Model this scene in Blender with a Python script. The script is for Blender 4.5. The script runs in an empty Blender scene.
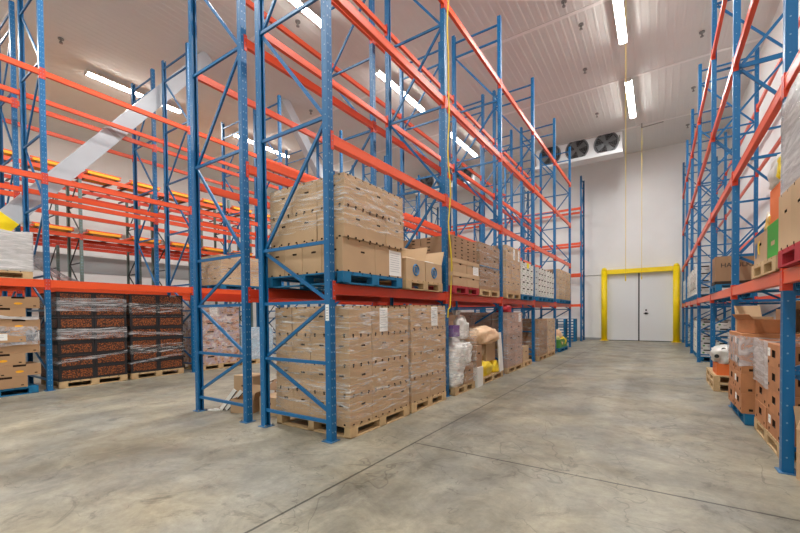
import bpy, bmesh, math, random
from mathutils import Vector, Matrix, noise
random.seed(7)
S = bpy.context.scene
COL = S.collection
PI = math.pi
ORD = ['first','second','third','fourth','fifth','sixth','seventh','eighth','ninth','tenth']
_labels = {}

# ------------------------------------------------------------------ materials
def srgb(r, g, b):
    f = lambda c: (c/255/12.92) if c/255 <= .04045 else ((c/255+.055)/1.055)**2.4
    return (f(r), f(g), f(b), 1)

def mat(name, col, rough=.5, metal=0, tint=0.0, nscale=0, namt=0.0, bump=0.0, spec=.5):
    m = bpy.data.materials.new(name); m.use_nodes = True
    nt = m.node_tree; N = nt.nodes; L = nt.links
    b = N['Principled BSDF']
    c = srgb(*col)
    b.inputs['Roughness'].default_value = rough
    b.inputs['Metallic'].default_value = metal
    b.inputs['Specular IOR Level'].default_value = spec
    b.inputs['Base Color'].default_value = c
    last = None
    if tint or namt:
        hsv = N.new('ShaderNodeHueSaturation'); hsv.inputs['Color'].default_value = c
        L.new(hsv.outputs[0], b.inputs['Base Color'])
        add = N.new('ShaderNodeMath'); add.operation = 'ADD'; add.inputs[0].default_value = 1; add.inputs[1].default_value = 0
        if tint:
            oi = N.new('ShaderNodeObjectInfo'); mr = N.new('ShaderNodeMapRange')
            mr.inputs['To Min'].default_value = 1-tint; mr.inputs['To Max'].default_value = 1+tint
            L.new(oi.outputs['Random'], mr.inputs['Value']); L.new(mr.outputs[0], add.inputs[0])
        if namt:
            tc = N.new('ShaderNodeTexCoord'); no = N.new('ShaderNodeTexNoise'); no.inputs['Scale'].default_value = nscale
            no.inputs['Detail'].default_value = 5
            L.new(tc.outputs['Object'], no.inputs['Vector'])
            m2 = N.new('ShaderNodeMapRange'); m2.inputs['From Min'].default_value = .3; m2.inputs['From Max'].default_value = .7
            m2.inputs['To Min'].default_value = -namt; m2.inputs['To Max'].default_value = namt
            L.new(no.outputs['Fac'], m2.inputs['Value']); L.new(m2.outputs[0], add.inputs[1])
            if bump:
                bp = N.new('ShaderNodeBump'); bp.inputs['Strength'].default_value = bump; bp.inputs['Distance'].default_value = .02
                L.new(no.outputs['Fac'], bp.inputs['Height']); L.new(bp.outputs[0], b.inputs['Normal'])
        L.new(add.outputs[0], hsv.inputs['Value'])
    return m

M = {}
M['blue'] = mat('blue_paint', (0, 97, 150), .4, tint=.06)
M['hole'] = mat('lit_hole_disc', (124, 158, 186), .5)  # pale discs: light inside the post, seen through holes, put into colour
M['plate'] = mat('base_plate_blue', (60, 110, 150), .5)
M['orange'] = mat('orange_paint', (230, 86, 42), .34, tint=.04)
M['red'] = mat('red_orange_paint', (206, 62, 32), .4, tint=.05)
M['green_grey'] = mat('grey_green_paint', (104, 122, 116), .5, tint=.06)
M['dark_strut'] = mat('dark_steel', (52, 54, 54), .5)
M['rail'] = mat('rail_steel', (62, 58, 58), .45)
M['yellow'] = mat('safety_yellow', (255, 224, 6), .42)
M['cart_yellow'] = mat('cart_yellow', (244, 172, 30), .45)
M['kraft'] = mat('kraft_board', (184, 153, 118), .8, tint=.07, nscale=3, namt=.05)
M['kraft_tan'] = mat('tan_board', (194, 164, 128), .8, tint=.08, nscale=3, namt=.05)
M['kraft_dark'] = mat('brown_board', (154, 122, 92), .8, tint=.1, nscale=3, namt=.06)
M['kraft_pink'] = mat('rosy_board', (172, 142, 126), .75, tint=.12, nscale=6, namt=.12)
M['kraft_mid'] = mat('mid_brown_board', (172, 136, 100), .8, tint=.1, nscale=3, namt=.05)
M['inside'] = mat('shaded_inside', (54, 38, 26), .9)  # carton openings, their shade put into the dark colour; also on the tray
M['orange_board'] = mat('orange_brown_board', (180, 122, 80), .75, tint=.09, nscale=7, namt=.12)
M['white_board'] = mat('white_board', (222, 221, 214), .7, tint=.04)
M['grey_board'] = mat('grey_board', (178, 172, 165), .7, tint=.05, nscale=4, namt=.05)
M['black_board'] = mat('black_board', (30, 29, 31), .6, tint=.15)
M['wood'] = mat('pallet_wood', (190, 160, 118), .8, tint=.12, nscale=9, namt=.12)
M['pblue'] = mat('pallet_blue', (6, 106, 150), .7, tint=.12, nscale=9, namt=.15)
M['pred'] = mat('pallet_red', (168, 34, 46), .7, tint=.1, nscale=9, namt=.12)
M['paper'] = mat('paper', (236, 236, 232), .8)
M['ink'] = mat('ink_grey', (176, 178, 182), .8)
M['black'] = mat('black_print', (36, 36, 36), .7)
M['brand_blue'] = mat('blue_print', (60, 110, 150), .7)
M['green'] = mat('green_print', (58, 160, 50), .6)
M['leaf'] = mat('leaf_green', (78, 140, 62), .6)
M['ylabel'] = mat('yellow_note', (244, 226, 40), .7)
M['orange_print'] = mat('orange_print', (222, 112, 52), .7)
M['purple'] = mat('purple_print', (120, 84, 140), .7)
M['blue_tarp'] = mat('pale_blue_sack', (176, 206, 222), .45, nscale=5, namt=.12, bump=.3)
M['white_bag'] = mat('white_sack', (212, 209, 202), .35, nscale=5, namt=.14, bump=.7)
M['peach_bag'] = mat('peach_sack', (232, 196, 158), .6, nscale=6, namt=.06, bump=.4)
M['yellow_bag'] = mat('yellow_bag', (236, 206, 40), .35, nscale=7, namt=.1, bump=.5)
M['wall_paint'] = None
M['white_metal'] = mat('white_metal', (228, 231, 232), .4)
M['housing'] = mat('fixture_housing', (206, 204, 198), .4)
M['brace_white'] = mat('brace_cladding', (184, 189, 194), .35, nscale=2, namt=.06)
M['brace_band'] = mat('grey_band', (158, 160, 160), .5)
M['fan_dark'] = mat('fan_black', (40, 40, 42), .4)
M['fan_grey'] = mat('fan_grey', (128, 130, 132), .35, metal=.6)
M['steel'] = mat('galvanised_steel', (150, 150, 148), .35, metal=.7)
M['cord'] = mat('yellow_cord', (224, 196, 40), .6)
M['seam'] = mat('seam_strip', (240, 240, 238), .5)
M['dark_gap'] = mat('dark_rubber', (48, 48, 48), .7)

def wave_wall(name, col, pitch, axis, rough=.4, strength=.25):
    m = mat(name, col, rough)
    nt = m.node_tree; N = nt.nodes; L = nt.links; b = N['Principled BSDF']
    tc = N.new('ShaderNodeTexCoord'); sp = N.new('ShaderNodeSeparateXYZ'); L.new(tc.outputs['Object'], sp.inputs[0])
    mu = N.new('ShaderNodeMath'); mu.operation = 'MULTIPLY'; mu.inputs[1].default_value = 2*PI/pitch; L.new(sp.outputs[axis], mu.inputs[0])
    si = N.new('ShaderNodeMath'); si.operation = 'SINE'; L.new(mu.outputs[0], si.inputs[0])
    pw = N.new('ShaderNodeMath'); pw.operation = 'GREATER_THAN'; pw.inputs[1].default_value = .9; L.new(si.outputs[0], pw.inputs[0])
    bp = N.new('ShaderNodeBump'); bp.inputs['Strength'].default_value = strength; bp.inputs['Distance'].default_value = .01
    L.new(pw.outputs[0], bp.inputs['Height']); L.new(bp.outputs[0], b.inputs['Normal'])
    no = N.new('ShaderNodeTexNoise'); no.inputs['Scale'].default_value = .7; no.inputs['Detail'].default_value = 6
    L.new(tc.outputs['Object'], no.inputs['Vector'])
    mr = N.new('ShaderNodeMapRange'); mr.inputs['From Min'].default_value = .3; mr.inputs['From Max'].default_value = .7
    mr.inputs['To Min'].default_value = .95; mr.inputs['To Max'].default_value = 1.03
    L.new(no.outputs['Fac'], mr.inputs['Value'])
    hs = N.new('ShaderNodeHueSaturation'); hs.inputs['Color'].default_value = srgb(*col)
    L.new(mr.outputs[0], hs.inputs['Value']); L.new(hs.outputs[0], b.inputs['Base Color'])
    return m
M['wall'] = wave_wall('wall_panel', (238, 238, 236), .11, 'X')
M['wall_l'] = wave_wall('wall_panel_side', (233, 233, 231), .11, 'Y')
M['ceil'] = mat('ceiling_panel', (222, 224, 221), .7, nscale=.8, namt=.03)

def floor_mat():
    m = mat('concrete_floor', (172, 163, 148), .42)
    nt = m.node_tree; N = nt.nodes; L = nt.links; b = N['Principled BSDF']
    tc = N.new('ShaderNodeTexCoord')
    def nz(scale, detail, rough=.6, vec=None, dist=0):
        n = N.new('ShaderNodeTexNoise'); n.inputs['Scale'].default_value = scale; n.inputs['Detail'].default_value = detail
        n.inputs['Roughness'].default_value = rough; n.inputs['Distortion'].default_value = dist
        L.new(vec or tc.outputs['Object'], n.inputs['Vector']); return n.outputs['Fac']
    def mr(sock, a, b_, c, d):
        n = N.new('ShaderNodeMapRange'); n.inputs['From Min'].default_value = a; n.inputs['From Max'].default_value = b_
        n.inputs['To Min'].default_value = c; n.inputs['To Max'].default_value = d; L.new(sock, n.inputs['Value']); return n.outputs[0]
    def ma(op, a, b_):
        n = N.new('ShaderNodeMath'); n.operation = op
        for i, s in enumerate((a, b_)):
            if isinstance(s, (int, float)): n.inputs[i].default_value = s
            else: L.new(s, n.inputs[i])
        return n.outputs[0]
    big = mr(nz(.6, 8, .66, dist=.6), .34, .66, .66, 1.25)
    mid = mr(nz(2.2, 10, .74, dist=1.2), .34, .66, .76, 1.2)
    fine = mr(nz(14, 8, .8), .32, .68, .86, 1.13)
    mp = N.new('ShaderNodeMapping'); mp.inputs['Scale'].default_value = (2.6, .28, 1); L.new(tc.outputs['Object'], mp.inputs[0])
    streak = mr(nz(1.0, 5, .6, mp.outputs[0]), .55, .72, 1.0, .86)
    # dark scuffs
    sc = mr(nz(1.3, 10, .75, dist=2.5), .56, .64, 1.0, .66)
    v = ma('MULTIPLY', ma('MULTIPLY', big, mid), ma('MULTIPLY', fine, ma('MULTIPLY', streak, sc)))
    # saw-cut joints (world position = object position)
    sp = N.new('ShaderNodeSeparateXYZ'); L.new(tc.outputs['Object'], sp.inputs[0])
    wob = ma('MULTIPLY', ma('SUBTRACT', nz(6, 3), .5), .012)
    jx = ma('LESS_THAN', ma('ABSOLUTE', ma('ADD', ma('ADD', sp.outputs['X'], 2.25), wob), 0), .011)
    jy = ma('LESS_THAN', ma('ABSOLUTE', ma('ADD', ma('ADD', sp.outputs['Y'], -3.66), wob), 0), .011)
    jy = ma('MULTIPLY', jy, ma('GREATER_THAN', sp.outputs['X'], -2.25))
    jy2 = ma('LESS_THAN', ma('ABSOLUTE', ma('ADD', ma('ADD', sp.outputs['Y'], -9.2), wob), 0), .008)
    jy2 = ma('MULTIPLY', jy2, ma('GREATER_THAN', sp.outputs['X'], -2.25))
    j = ma('MAXIMUM', ma('MAXIMUM', jx, jy), ma('MULTIPLY', jy2, .6))
    v = ma('MULTIPLY', v, ma('SUBTRACT', 1, ma('MULTIPLY', j, .72)))
    # wandering hairline cracks
    for sc_, wd in ((.33, .0011), (.7, .0013)):
        ck = ma('LESS_THAN', ma('ABSOLUTE', ma('SUBTRACT', nz(sc_, 5, .5, dist=.4), .5), 0), wd)
        v = ma('MULTIPLY', v, ma('SUBTRACT', 1, ma('MULTIPLY', ck, .28)))
    # worn truck track beside the long joint
    tr = mr(ma('ABSOLUTE', ma('ADD', sp.outputs['X'], 2.05), 0), .05, .45, 1, 0)
    mp2 = N.new('ShaderNodeMapping'); mp2.inputs['Scale'].default_value = (3.5, .5, 1); L.new(tc.outputs['Object'], mp2.inputs[0])
    tr = ma('MULTIPLY', tr, mr(nz(1.4, 7, .7, mp2.outputs[0]), .42, .62, 0, 1))
    v = ma('MULTIPLY', v, ma('SUBTRACT', 1, ma('MULTIPLY', tr, .34)))
    hs = N.new('ShaderNodeHueSaturation'); L.new(v, hs.inputs['Value'])
    mx = N.new('ShaderNodeMix'); mx.data_type = 'RGBA'
    mx.inputs['A'].default_value = srgb(153, 145, 124); mx.inputs['B'].default_value = srgb(138, 136, 126)
    L.new(mr(nz(.8, 5), .35, .65, 0, 1), mx.inputs['Factor'])
    L.new(mx.outputs['Result'], hs.inputs['Color']); L.new(hs.outputs[0], b.inputs['Base Color'])
    L.new(mr(nz(1.7, 6), .3, .7, .32, .55), b.inputs['Roughness'])
    bp = N.new('ShaderNodeBump'); bp.inputs['Strength'].default_value = .12; bp.inputs['Distance'].default_value = .01
    L.new(nz(14, 6), bp.inputs['Height']); L.new(bp.outputs[0], b.inputs['Normal'])
    return m
M['floor'] = floor_mat()

def film_mat(name, base, lo, hi, scale=(1.2, 1.2, 9), p0=.42, p1=.66):
    m = bpy.data.materials.new(name); m.use_nodes = True
    nt = m.node_tree; N = nt.nodes; L = nt.links; b = N['Principled BSDF']
    b.inputs['Base Color'].default_value = srgb(*base); b.inputs['Roughness'].default_value = .18
    tc = N.new('ShaderNodeTexCoord'); mp = N.new('ShaderNodeMapping'); mp.inputs['Scale'].default_value = scale
    mp.inputs['Rotation'].default_value = (.16, .12, 0)
    L.new(tc.outputs['Object'], mp.inputs[0])
    n = N.new('ShaderNodeTexNoise'); n.inputs['Scale'].default_value = 2.0; n.inputs['Detail'].default_value = 7; n.inputs['Distortion'].default_value = .8
    n.inputs['Roughness'].default_value = .65
    L.new(mp.outputs[0], n.inputs['Vector'])
    r = N.new('ShaderNodeMapRange'); r.inputs['From Min'].default_value = p0; r.inputs['From Max'].default_value = p1
    r.inputs['To Min'].default_value = lo; r.inputs['To Max'].default_value = hi; L.new(n.outputs['Fac'], r.inputs['Value'])
    L.new(r.outputs[0], b.inputs['Alpha'])  # streaks of cloudy film, with its white highlights painted into the alpha
    bp = N.new('ShaderNodeBump'); bp.inputs['Strength'].default_value = .5; bp.inputs['Distance'].default_value = .02
    L.new(n.outputs['Fac'], bp.inputs['Height']); L.new(bp.outputs[0], b.inputs['Normal'])
    return m
M['film'] = film_mat('stretch_film', (244, 244, 243), .03, .85, scale=(1.5, 1.5, 14), p0=.49, p1=.75)
M['film_heavy'] = film_mat('stretch_film_heavy', (218, 216, 216), .55, .95)
M['film_band'] = film_mat('stretch_film_band', (230, 230, 232), .08, .72, scale=(1, 1, 22))
M['film_clear'] = film_mat('stretch_film_clear', (226, 228, 232), .25, .7, scale=(2, 2, 3))

def mottled():
    m = bpy.data.materials.new('fruit_print'); m.use_nodes = True
    nt = m.node_tree; N = nt.nodes; L = nt.links; b = N['Principled BSDF']; b.inputs['Roughness'].default_value = .5
    tc = N.new('ShaderNodeTexCoord'); oi = N.new('ShaderNodeObjectInfo')
    ad = N.new('ShaderNodeVectorMath'); ad.operation = 'ADD'
    L.new(tc.outputs['Object'], ad.inputs[0]); L.new(oi.outputs['Location'], ad.inputs[1])
    v = N.new('ShaderNodeTexVoronoi'); v.inputs['Scale'].default_value = 40; L.new(ad.outputs[0], v.inputs['Vector'])
    cr = N.new('ShaderNodeValToRGB'); e = cr.color_ramp.elements
    e[0].position = .12; e[0].color = srgb(188, 108, 44); e[1].position = .75; e[1].color = srgb(52, 32, 22)
    x = e.new(.42); x.color = srgb(108, 56, 30)
    L.new(v.outputs['Distance'], cr.inputs[0]); L.new(cr.outputs[0], b.inputs['Base Color'])
    return m
M['fruit'] = mottled()
def mottled2(name, cols, scale):
    m = bpy.data.materials.new(name); m.use_nodes = True
    nt = m.node_tree; N = nt.nodes; L = nt.links; b = N['Principled BSDF']; b.inputs['Roughness'].default_value = .6
    tc = N.new('ShaderNodeTexCoord'); oi = N.new('ShaderNodeObjectInfo')
    ad = N.new('ShaderNodeVectorMath'); ad.operation = 'ADD'
    L.new(tc.outputs['Object'], ad.inputs[0]); L.new(oi.outputs['Location'], ad.inputs[1])
    v = N.new('ShaderNodeTexNoise'); v.inputs['Scale'].default_value = scale; v.inputs['Detail'].default_value = 6; L.new(ad.outputs[0], v.inputs['Vector'])
    cr = N.new('ShaderNodeValToRGB'); e = cr.color_ramp.elements
    e[0].position = .36; e[0].color = srgb(*cols[0]); e[1].position = .66; e[1].color = srgb(*cols[-1])
    for i, c in enumerate(cols[1:-1]):
        x = e.new(.36+.3*(i+1)/(len(cols)-1)); x.color = srgb(*c)
    L.new(v.outputs['Fac'], cr.inputs[0]); L.new(cr.outputs[0], b.inputs['Base Color'])
    return m
M['mixed_print'] = mottled2('mixed_carton_print', [(150, 100, 84), (196, 160, 128), (170, 150, 160), (206, 196, 186)], 7)
M['flower_bag'] = mottled2('printed_sack', [(86, 130, 60), (222, 206, 130), (228, 176, 60), (226, 218, 200)], 6)
def emis(name, col, s):
    m = bpy.data.materials.new(name); m.use_nodes = True
    nt = m.node_tree; N = nt.nodes
    b = N['Principled BSDF']; b.inputs['Base Color'].default_value = (.8, .8, .8, 1)
    b.inputs['Emission Color'].default_value = srgb(*col); b.inputs['Emission Strength'].default_value = s
    return m
M['lamp'] = emis('lamp_lens', (255, 250, 243), 30)

# ------------------------------------------------------------------ geometry helpers
class MB:
    def __init__(s): s.v = []; s.f = []; s.m = []
    def quad(s, a, b, c, d, m=0):
        i = len(s.v); s.v += [tuple(a), tuple(b), tuple(c), tuple(d)]; s.f.append((i, i+1, i+2, i+3)); s.m.append(m); return s
    def hexa(s, P, m=0):           # 8 points: bottom 4 CCW, top 4 CCW
        i = len(s.v); s.v += [tuple(p) for p in P]
        for q in ((3,2,1,0),(4,5,6,7),(0,1,5,4),(1,2,6,5),(2,3,7,6),(3,0,4,7)):
            s.f.append(tuple(i+k for k in q)); s.m.append(m)
        return s
    def box(s, x0, x1, y0, y1, z0, z1, m=0):
        return s.hexa([(x0,y0,z0),(x1,y0,z0),(x1,y1,z0),(x0,y1,z0),(x0,y0,z1),(x1,y0,z1),(x1,y1,z1),(x0,y1,z1)], m)
    def bar(s, p, q, w, h, m=0, up=(0,1,0)):    # w along up-ish direction, h along the other
        p = Vector(p); q = Vector(q); d = (q-p).normalized(); u = Vector(up); u = (u-d*u.dot(d)).normalized(); n = d.cross(u)
        P = []
        for c in (p, q):
            P += [c-u*w/2-n*h/2, c+u*w/2-n*h/2, c+u*w/2+n*h/2, c-u*w/2+n*h/2]
        return s.hexa(P, m)
    def cyl(s, p, q, r, n=10, m=0, r2=None, caps=True):
        p = Vector(p); q = Vector(q); d = (q-p).normalized(); u = d.orthogonal().normalized(); w = d.cross(u); r2 = r if r2 is None else r2
        i = len(s.v)
        for c, rr in ((p, r), (q, r2)):
            for k in range(n):
                a = 2*PI*k/n; s.v.append(tuple(c+u*rr*math.cos(a)+w*rr*math.sin(a)))
        for k in range(n):
            s.f.append((i+k, i+(k+1) % n, i+n+(k+1) % n, i+n+k)); s.m.append(m)
        if caps:
            s.f.append(tuple(i+n-1-k for k in range(n))); s.m.append(m); s.f.append(tuple(i+n+k for k in range(n))); s.m.append(m)
        return s
    def tube(s, pts, r, n=6, m=0):
        for a, b in zip(pts, pts[1:]): s.cyl(a, b, r, n, m)
        return s
    def disc(s, c, u, w, r, n=6, m=0, ry=None):
        c = Vector(c); u = Vector(u); w = Vector(w); i = len(s.v); ry = ry or r
        for k in range(n):
            a = 2*PI*k/n; s.v.append(tuple(c+u*r*math.cos(a)+w*ry*math.sin(a)))
        s.f.append(tuple(range(i, i+n))); s.m.append(m); return s
    def torus(s, c, u, w, R, r, n=28, k=6, m=0):
        c = Vector(c); u = Vector(u); w = Vector(w); a3 = u.cross(w); i = len(s.v)
        for a in range(n):
            t = 2*PI*a/n; d = u*math.cos(t)+w*math.sin(t)
            for b in range(k):
                q = 2*PI*b/k; s.v.append(tuple(c+d*(R+r*math.cos(q))+a3*r*math.sin(q)))
        for a in range(n):
            for b in range(k):
                s.f.append((i+a*k+b, i+((a+1) % n)*k+b, i+((a+1) % n)*k+(b+1) % k, i+a*k+(b+1) % k)); s.m.append(m)
        return s
    def mesh(s, name, mats, smooth=False):
        me = bpy.data.meshes.new(name); me.from_pydata(s.v, [], s.f)
        for q in mats: me.materials.append(M[q] if isinstance(q, str) else q)
        me.polygons.foreach_set('material_index', s.m)
        if smooth: me.polygons.foreach_set('use_smooth', [True]*len(s.f))
        me.update(); return me

_cache = {}
def cached(key, fn):
    if key not in _cache: _cache[key] = fn()
    return _cache[key]

def put(name, me, parent=None, loc=(0,0,0), rot=(0,0,0)):
    o = bpy.data.objects.new(name, me); COL.objects.link(o)
    if parent: o.parent = parent
    o.location = loc; o.rotation_euler = rot
    return o
def tag(o, label, cat, group=None):
    n = len(label.replace(',', ' ').split())
    if not 4 <= n <= 16: print('LABEL LENGTH', n, label)
    if label in _labels: print('DUP', label)
    _labels[label] = 1
    o['label'] = label; o['category'] = cat
    if group: o['group'] = group
    return o
def thing(name, label, cat, loc, rz=0, group=None):
    return tag(put(name, None, None, loc, (0,0,rz)), label, cat, group)
def struct(name, me, loc=(0,0,0)):
    o = put(name, me, None, loc); o['kind'] = 'structure'; return o

# ------------------------------------------------------------------ measured layout (metres; the camera stands at X=0, Y=0)
XR, XL, YB, YF, H = 2.56, -21.8, 22.6, -8.0, 9.3
BAY = 2.84
ML = [1.7208, 3.3817, 5.0392, 6.7195]
LL = [2.0843, 4.1207, 6.1275]
YM = [3.2136+BAY*k for k in range(6)]
YL = [2.5409+BAY*k for k in range(-1, 7)]
YR = [1.88, 4.7186, 7.5586, 10.3986, 13.75, 16.6, 19.45, 22.25]
MX = (-4.2258, -3.0727); NX = (-5.7738, -4.5957)
LX = (-11.1192, -9.9024); LBX = (-12.931, -11.7411)
RX = (.9429, 2.12)

# ------------------------------------------------------------------ setting
struct('floor', MB().box(XL-.3, XR+.3, YF-.3, YB+.3, -.2, 0).mesh('floor', ['floor']))
def ceiling_mesh():
    b = MB(); x = XL; pitch = .2
    while x < XR-1e-6:
        a, c = x, min(x+pitch, XR)
        for (u0, u1, z0, z1) in ((a, a+.13, H, H), (a+.13, a+.145, H, H-.004), (a+.145, a+.185, H-.004, H-.004), (a+.185, c, H-.004, H)):
            b.quad((u0, YF, z0), (u0, YB, z0), (u1, YB, z1), (u1, YF, z1))
        x += pitch
    b.box(XL-.3, XR+.3, YF-.3, YB+.3, H+.01, H+.2)
    return b.mesh('ceiling', ['ceil'])
struct('ceiling', ceiling_mesh())
struct('wall_back', MB().box(XL-.3, XR+.3, YB, YB+.25, 0, H).mesh('wall_back', ['wall']))
struct('wall_front', MB().box(XL-.3, XR+.3, YF-.25, YF, 0, H).mesh('wall_front', ['wall']))
struct('wall_left', MB().box(XL-.25, XL, YF, YB, 0, H).mesh('wall_left', ['wall_l']))
struct('wall_right', MB().box(XR, XR+.25, YF, YB, 0, H).mesh('wall_right', ['wall_l']))
t = 1
for y in (3.0, 7.1, 11.22, 15.33, 19.5):
    struct('trim_%d' % t, MB().box(XL, XR, y-.06, y+.06, H-.014, H-.004).mesh('trim', ['seam'])); t += 1
struct('trim_%d' % t, MB().box(XL, XL+.03, 2, YB, 3.45, 4.22).mesh('trim', ['brace_band'])); t += 1
struct('baseboard_back', MB().box(XL, -2.45, YB-.02, YB, 0, .12).box(.85, XR, YB-.02, YB, 0, .12).mesh('baseboard', ['brace_band']))
# cooler doors on the back wall
d1 = struct('door_1', MB().box(-2.2, -.84, YB-.1, YB-.01, .03, 3.36).mesh('door', ['white_metal']))
d2 = struct('door_2', MB().box(-.78, .57, YB-.1, YB-.01, .03, 3.36).mesh('door', ['white_metal']))
hb = MB(); hb.box(-.055, .055, -.02, 0, -.05, .05); hb.cyl((0, -.02, 0), (0, -.06, 0), .02, 8); hb.box(-.1, .1, -.08, -.05, -.02, .02); hb.box(-.03, .03, -.03, 0, .12, .2)
hd = put('door_handle', hb.mesh('door_handle', ['fan_dark']), d2, (-.51, YB-.1, 1.36))
struct('trim_%d' % t, MB().box(-.84, -.78, YB-.06, YB-.012, .0, 3.36).box(-2.2, .57, YB-.09, YB-.015, 0, .03).mesh('trim', ['dark_gap'])); t += 1
# guard posts and header rail
for x, lb in ((-2.31, 'left'), (.69, 'right')):
    b = MB().cyl((0, 0, .012), (0, 0, 3.55), .135, 20).cyl((0, 0, 3.55), (0, 0, 3.66), .135, 20, 0, .09).cyl((0, 0, 3.66), (0, 0, 3.69), .09, 20, 0, .03)
    g = thing('guard_post', 'yellow round guard post at the %s side of the white doors' % lb, 'guard post', (x, YB-.26, 0))
    put('post', b.mesh('post', ['yellow'], True), g)
    put('base_plate', MB().box(-.19, .19, -.19, .19, 0, .012).mesh('base_plate', ['yellow']), g)
g = tag(put('header_rail', MB().box(-1.36, 1.36, -.07, .07, -.11, .11).mesh('header_rail', ['yellow']), None, (-.81, YB-.26, 3.46)),
        'yellow header rail joining the two guard posts above the white doors', 'rail')
g = tag(put('conduit', MB().cyl((0, 0, 0), (1.0, 0, 0), .014, 8).box(-.05, .03, -.03, .03, -.05, .05).mesh('conduit', ['steel']), None, (-3.26, YB-.02, 3.36)),
        'thin grey conduit on the back wall left of the doors', 'conduit')

# ------------------------------------------------------------------ ceiling lights
LAMP_W = 110
FX = {-.86: 'above the open aisle', -7.47: 'between the centre and left racks', -15.05: 'beyond the left racks'}
YS = [-5.3, -.2, 4.92, 10.04, 15.15]
def fixture_parts(g):
    hm = cached('fix_h', lambda: MB().hexa([(-.11,-1.47,.0),(.11,-1.47,.0),(.11,1.47,.0),(-.11,1.47,.0),(-.06,-1.47,.07),(.06,-1.47,.07),(.06,1.47,.07),(-.06,1.47,.07)]).mesh('housing', ['housing']))
    lm = cached('fix_l', lambda: MB().hexa([(-.05,-1.44,-.055),(.05,-1.44,-.055),(.05,1.44,-.055),(-.05,1.44,-.055),(-.1,-1.44,0),(.1,-1.44,0),(.1,1.44,0),(-.1,1.44,0)]).mesh('lens', ['lamp']))
    em = cached('fix_e', lambda: MB().box(-.1,.1,-.015,.015,-.06,.0).mesh('end_cap', ['housing']))
    put('housing', hm, g); put('lens', lm, g)
    for e in (-1.455, 1.455): put('end_cap', em, g, (0, e, 0))
for fx, ph in FX.items():
    for i, y in enumerate(YS):
        g = thing('strip_light', 'long white strip light %s, %s from the near wall' % (ph, ORD[i]), 'ceiling light', (fx, y+1.47, H-.16), 0, 'ceiling strip lights')
        fixture_parts(g)
        for e in (-1.1, 1.1): put('hanger', cached('fix_hg', lambda: MB().cyl((0,0,.07),(0,0,.15),.012,6).mesh('hanger', ['steel'])), g, (0, e, 0))
        ld = cached('lampdata', lambda: bpy.data.lights.new('lamp', 'AREA')); ld.shape = 'RECTANGLE'; ld.size = .11; ld.size_y = 2.86; ld.energy = LAMP_W; ld.color = (.975, .995, 1)
        put('lamp', ld, g, (0, 0, -.058))

# ------------------------------------------------------------------ sprinkler heads
spr = [(-14.07,4.05,'near strip light beyond left racks'), (-8.07,7.36,'left of a strip light over the middle aisle'), (-11.16,10.77,'over the left racks'),
       (-2.01,10.67,'right of centre rack tops, nearest of four'), (-1.78,11.78,'right of centre rack tops, second of four'), (-2.0,13.98,'right of centre rack tops, third of four'),
       (1.0,14.02,'beside the right rack, nearest of three'), (1.0,17.28,'beside the right rack, second of three'), (1.0,20.54,'beside the right rack, third of three'),
       (-2.05,17.34,'just in front of the evaporator'), (-20.19,7.44,'near the left wall')]
for x, y, ph in spr:
    g = thing('sprinkler_head', 'small steel ceiling sprinkler ' + ph, 'sprinkler', (x, y, H), 0, 'ceiling sprinklers')
    put('escutcheon', cached('sp1', lambda: MB().cyl((0,0,-.03),(0,0,0),.07,12).mesh('escutcheon', ['steel'])), g)
    put('drop_pipe', cached('sp2', lambda: MB().cyl((0,0,-.1),(0,0,-.03),.018,8).mesh('drop_pipe', ['steel'])), g)
    put('deflector', cached('sp3', lambda: MB().cyl((0,0,-.14),(0,0,-.125),.045,10).box(-.006,.006,-.035,.035,-.125,-.09).mesh('deflector', ['steel'])), g)

# ------------------------------------------------------------------ pallet racking
def post_mesh(hh, side, m0='blue'):
    """open C-section; its perforated web faces local -y (side=-1) or +y (side=+1)"""
    def mk():
        b = MB(); s = side; a = .042; th = .004
        y = lambda p, q: (min(p*s, q*s), max(p*s, q*s))
        b.box(-a, a, *y(.04, .036), 0, hh)
        b.box(-a, -a+th, *y(.036, -.036), 0, hh); b.box(a-th, a, *y(.036, -.036), 0, hh)
        b.box(-a, -.018, *y(-.036, -.04), 0, hh); b.box(.018, a, *y(-.036, -.04), 0, hh)
        z = .1
        while z < hh-.05:
            for q in (-.02, .02): b.disc((q, s*.0408, z), (1,0,0), (0,0,1), .008, 6, 1, .011)
            z += .1
        z = .13
        while z < hh-.05:
            for e in (-1, 1): b.disc((e*(a+.0006), s*.008, z), (0,1,0), (0,0,1), .0075, 6, 1)
            z += .152
        return b.mesh('post', [m0, 'hole'])
    return cached(('post', round(hh, 3), side, m0), mk)
def base_mesh(m0):
    return cached(('base', m0), lambda: MB().box(-.065,.085,-.075,.075,0,.008).mesh('base_plate', [m0]))
def strut_mesh(n, m0):
    n = round(n, 3)
    def mk():
        b = MB(); h = n/2
        b.box(-h, h, -.016, -.013, -.019, .019); b.box(-h, h, -.013, .012, .016, .019); b.box(-h, h, -.013, .012, -.019, -.016)
        return b.mesh('strut', [m0])
    return cached(('strut', n, m0), mk)
NODES = [.3, .88, 1.57, 2.24, 3.62, 4.97, 6.35, 7.72]
HORZ = [.215, .88, 1.57, 2.24, 3.62, 4.97, 6.35, 7.72, 8.07]
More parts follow.
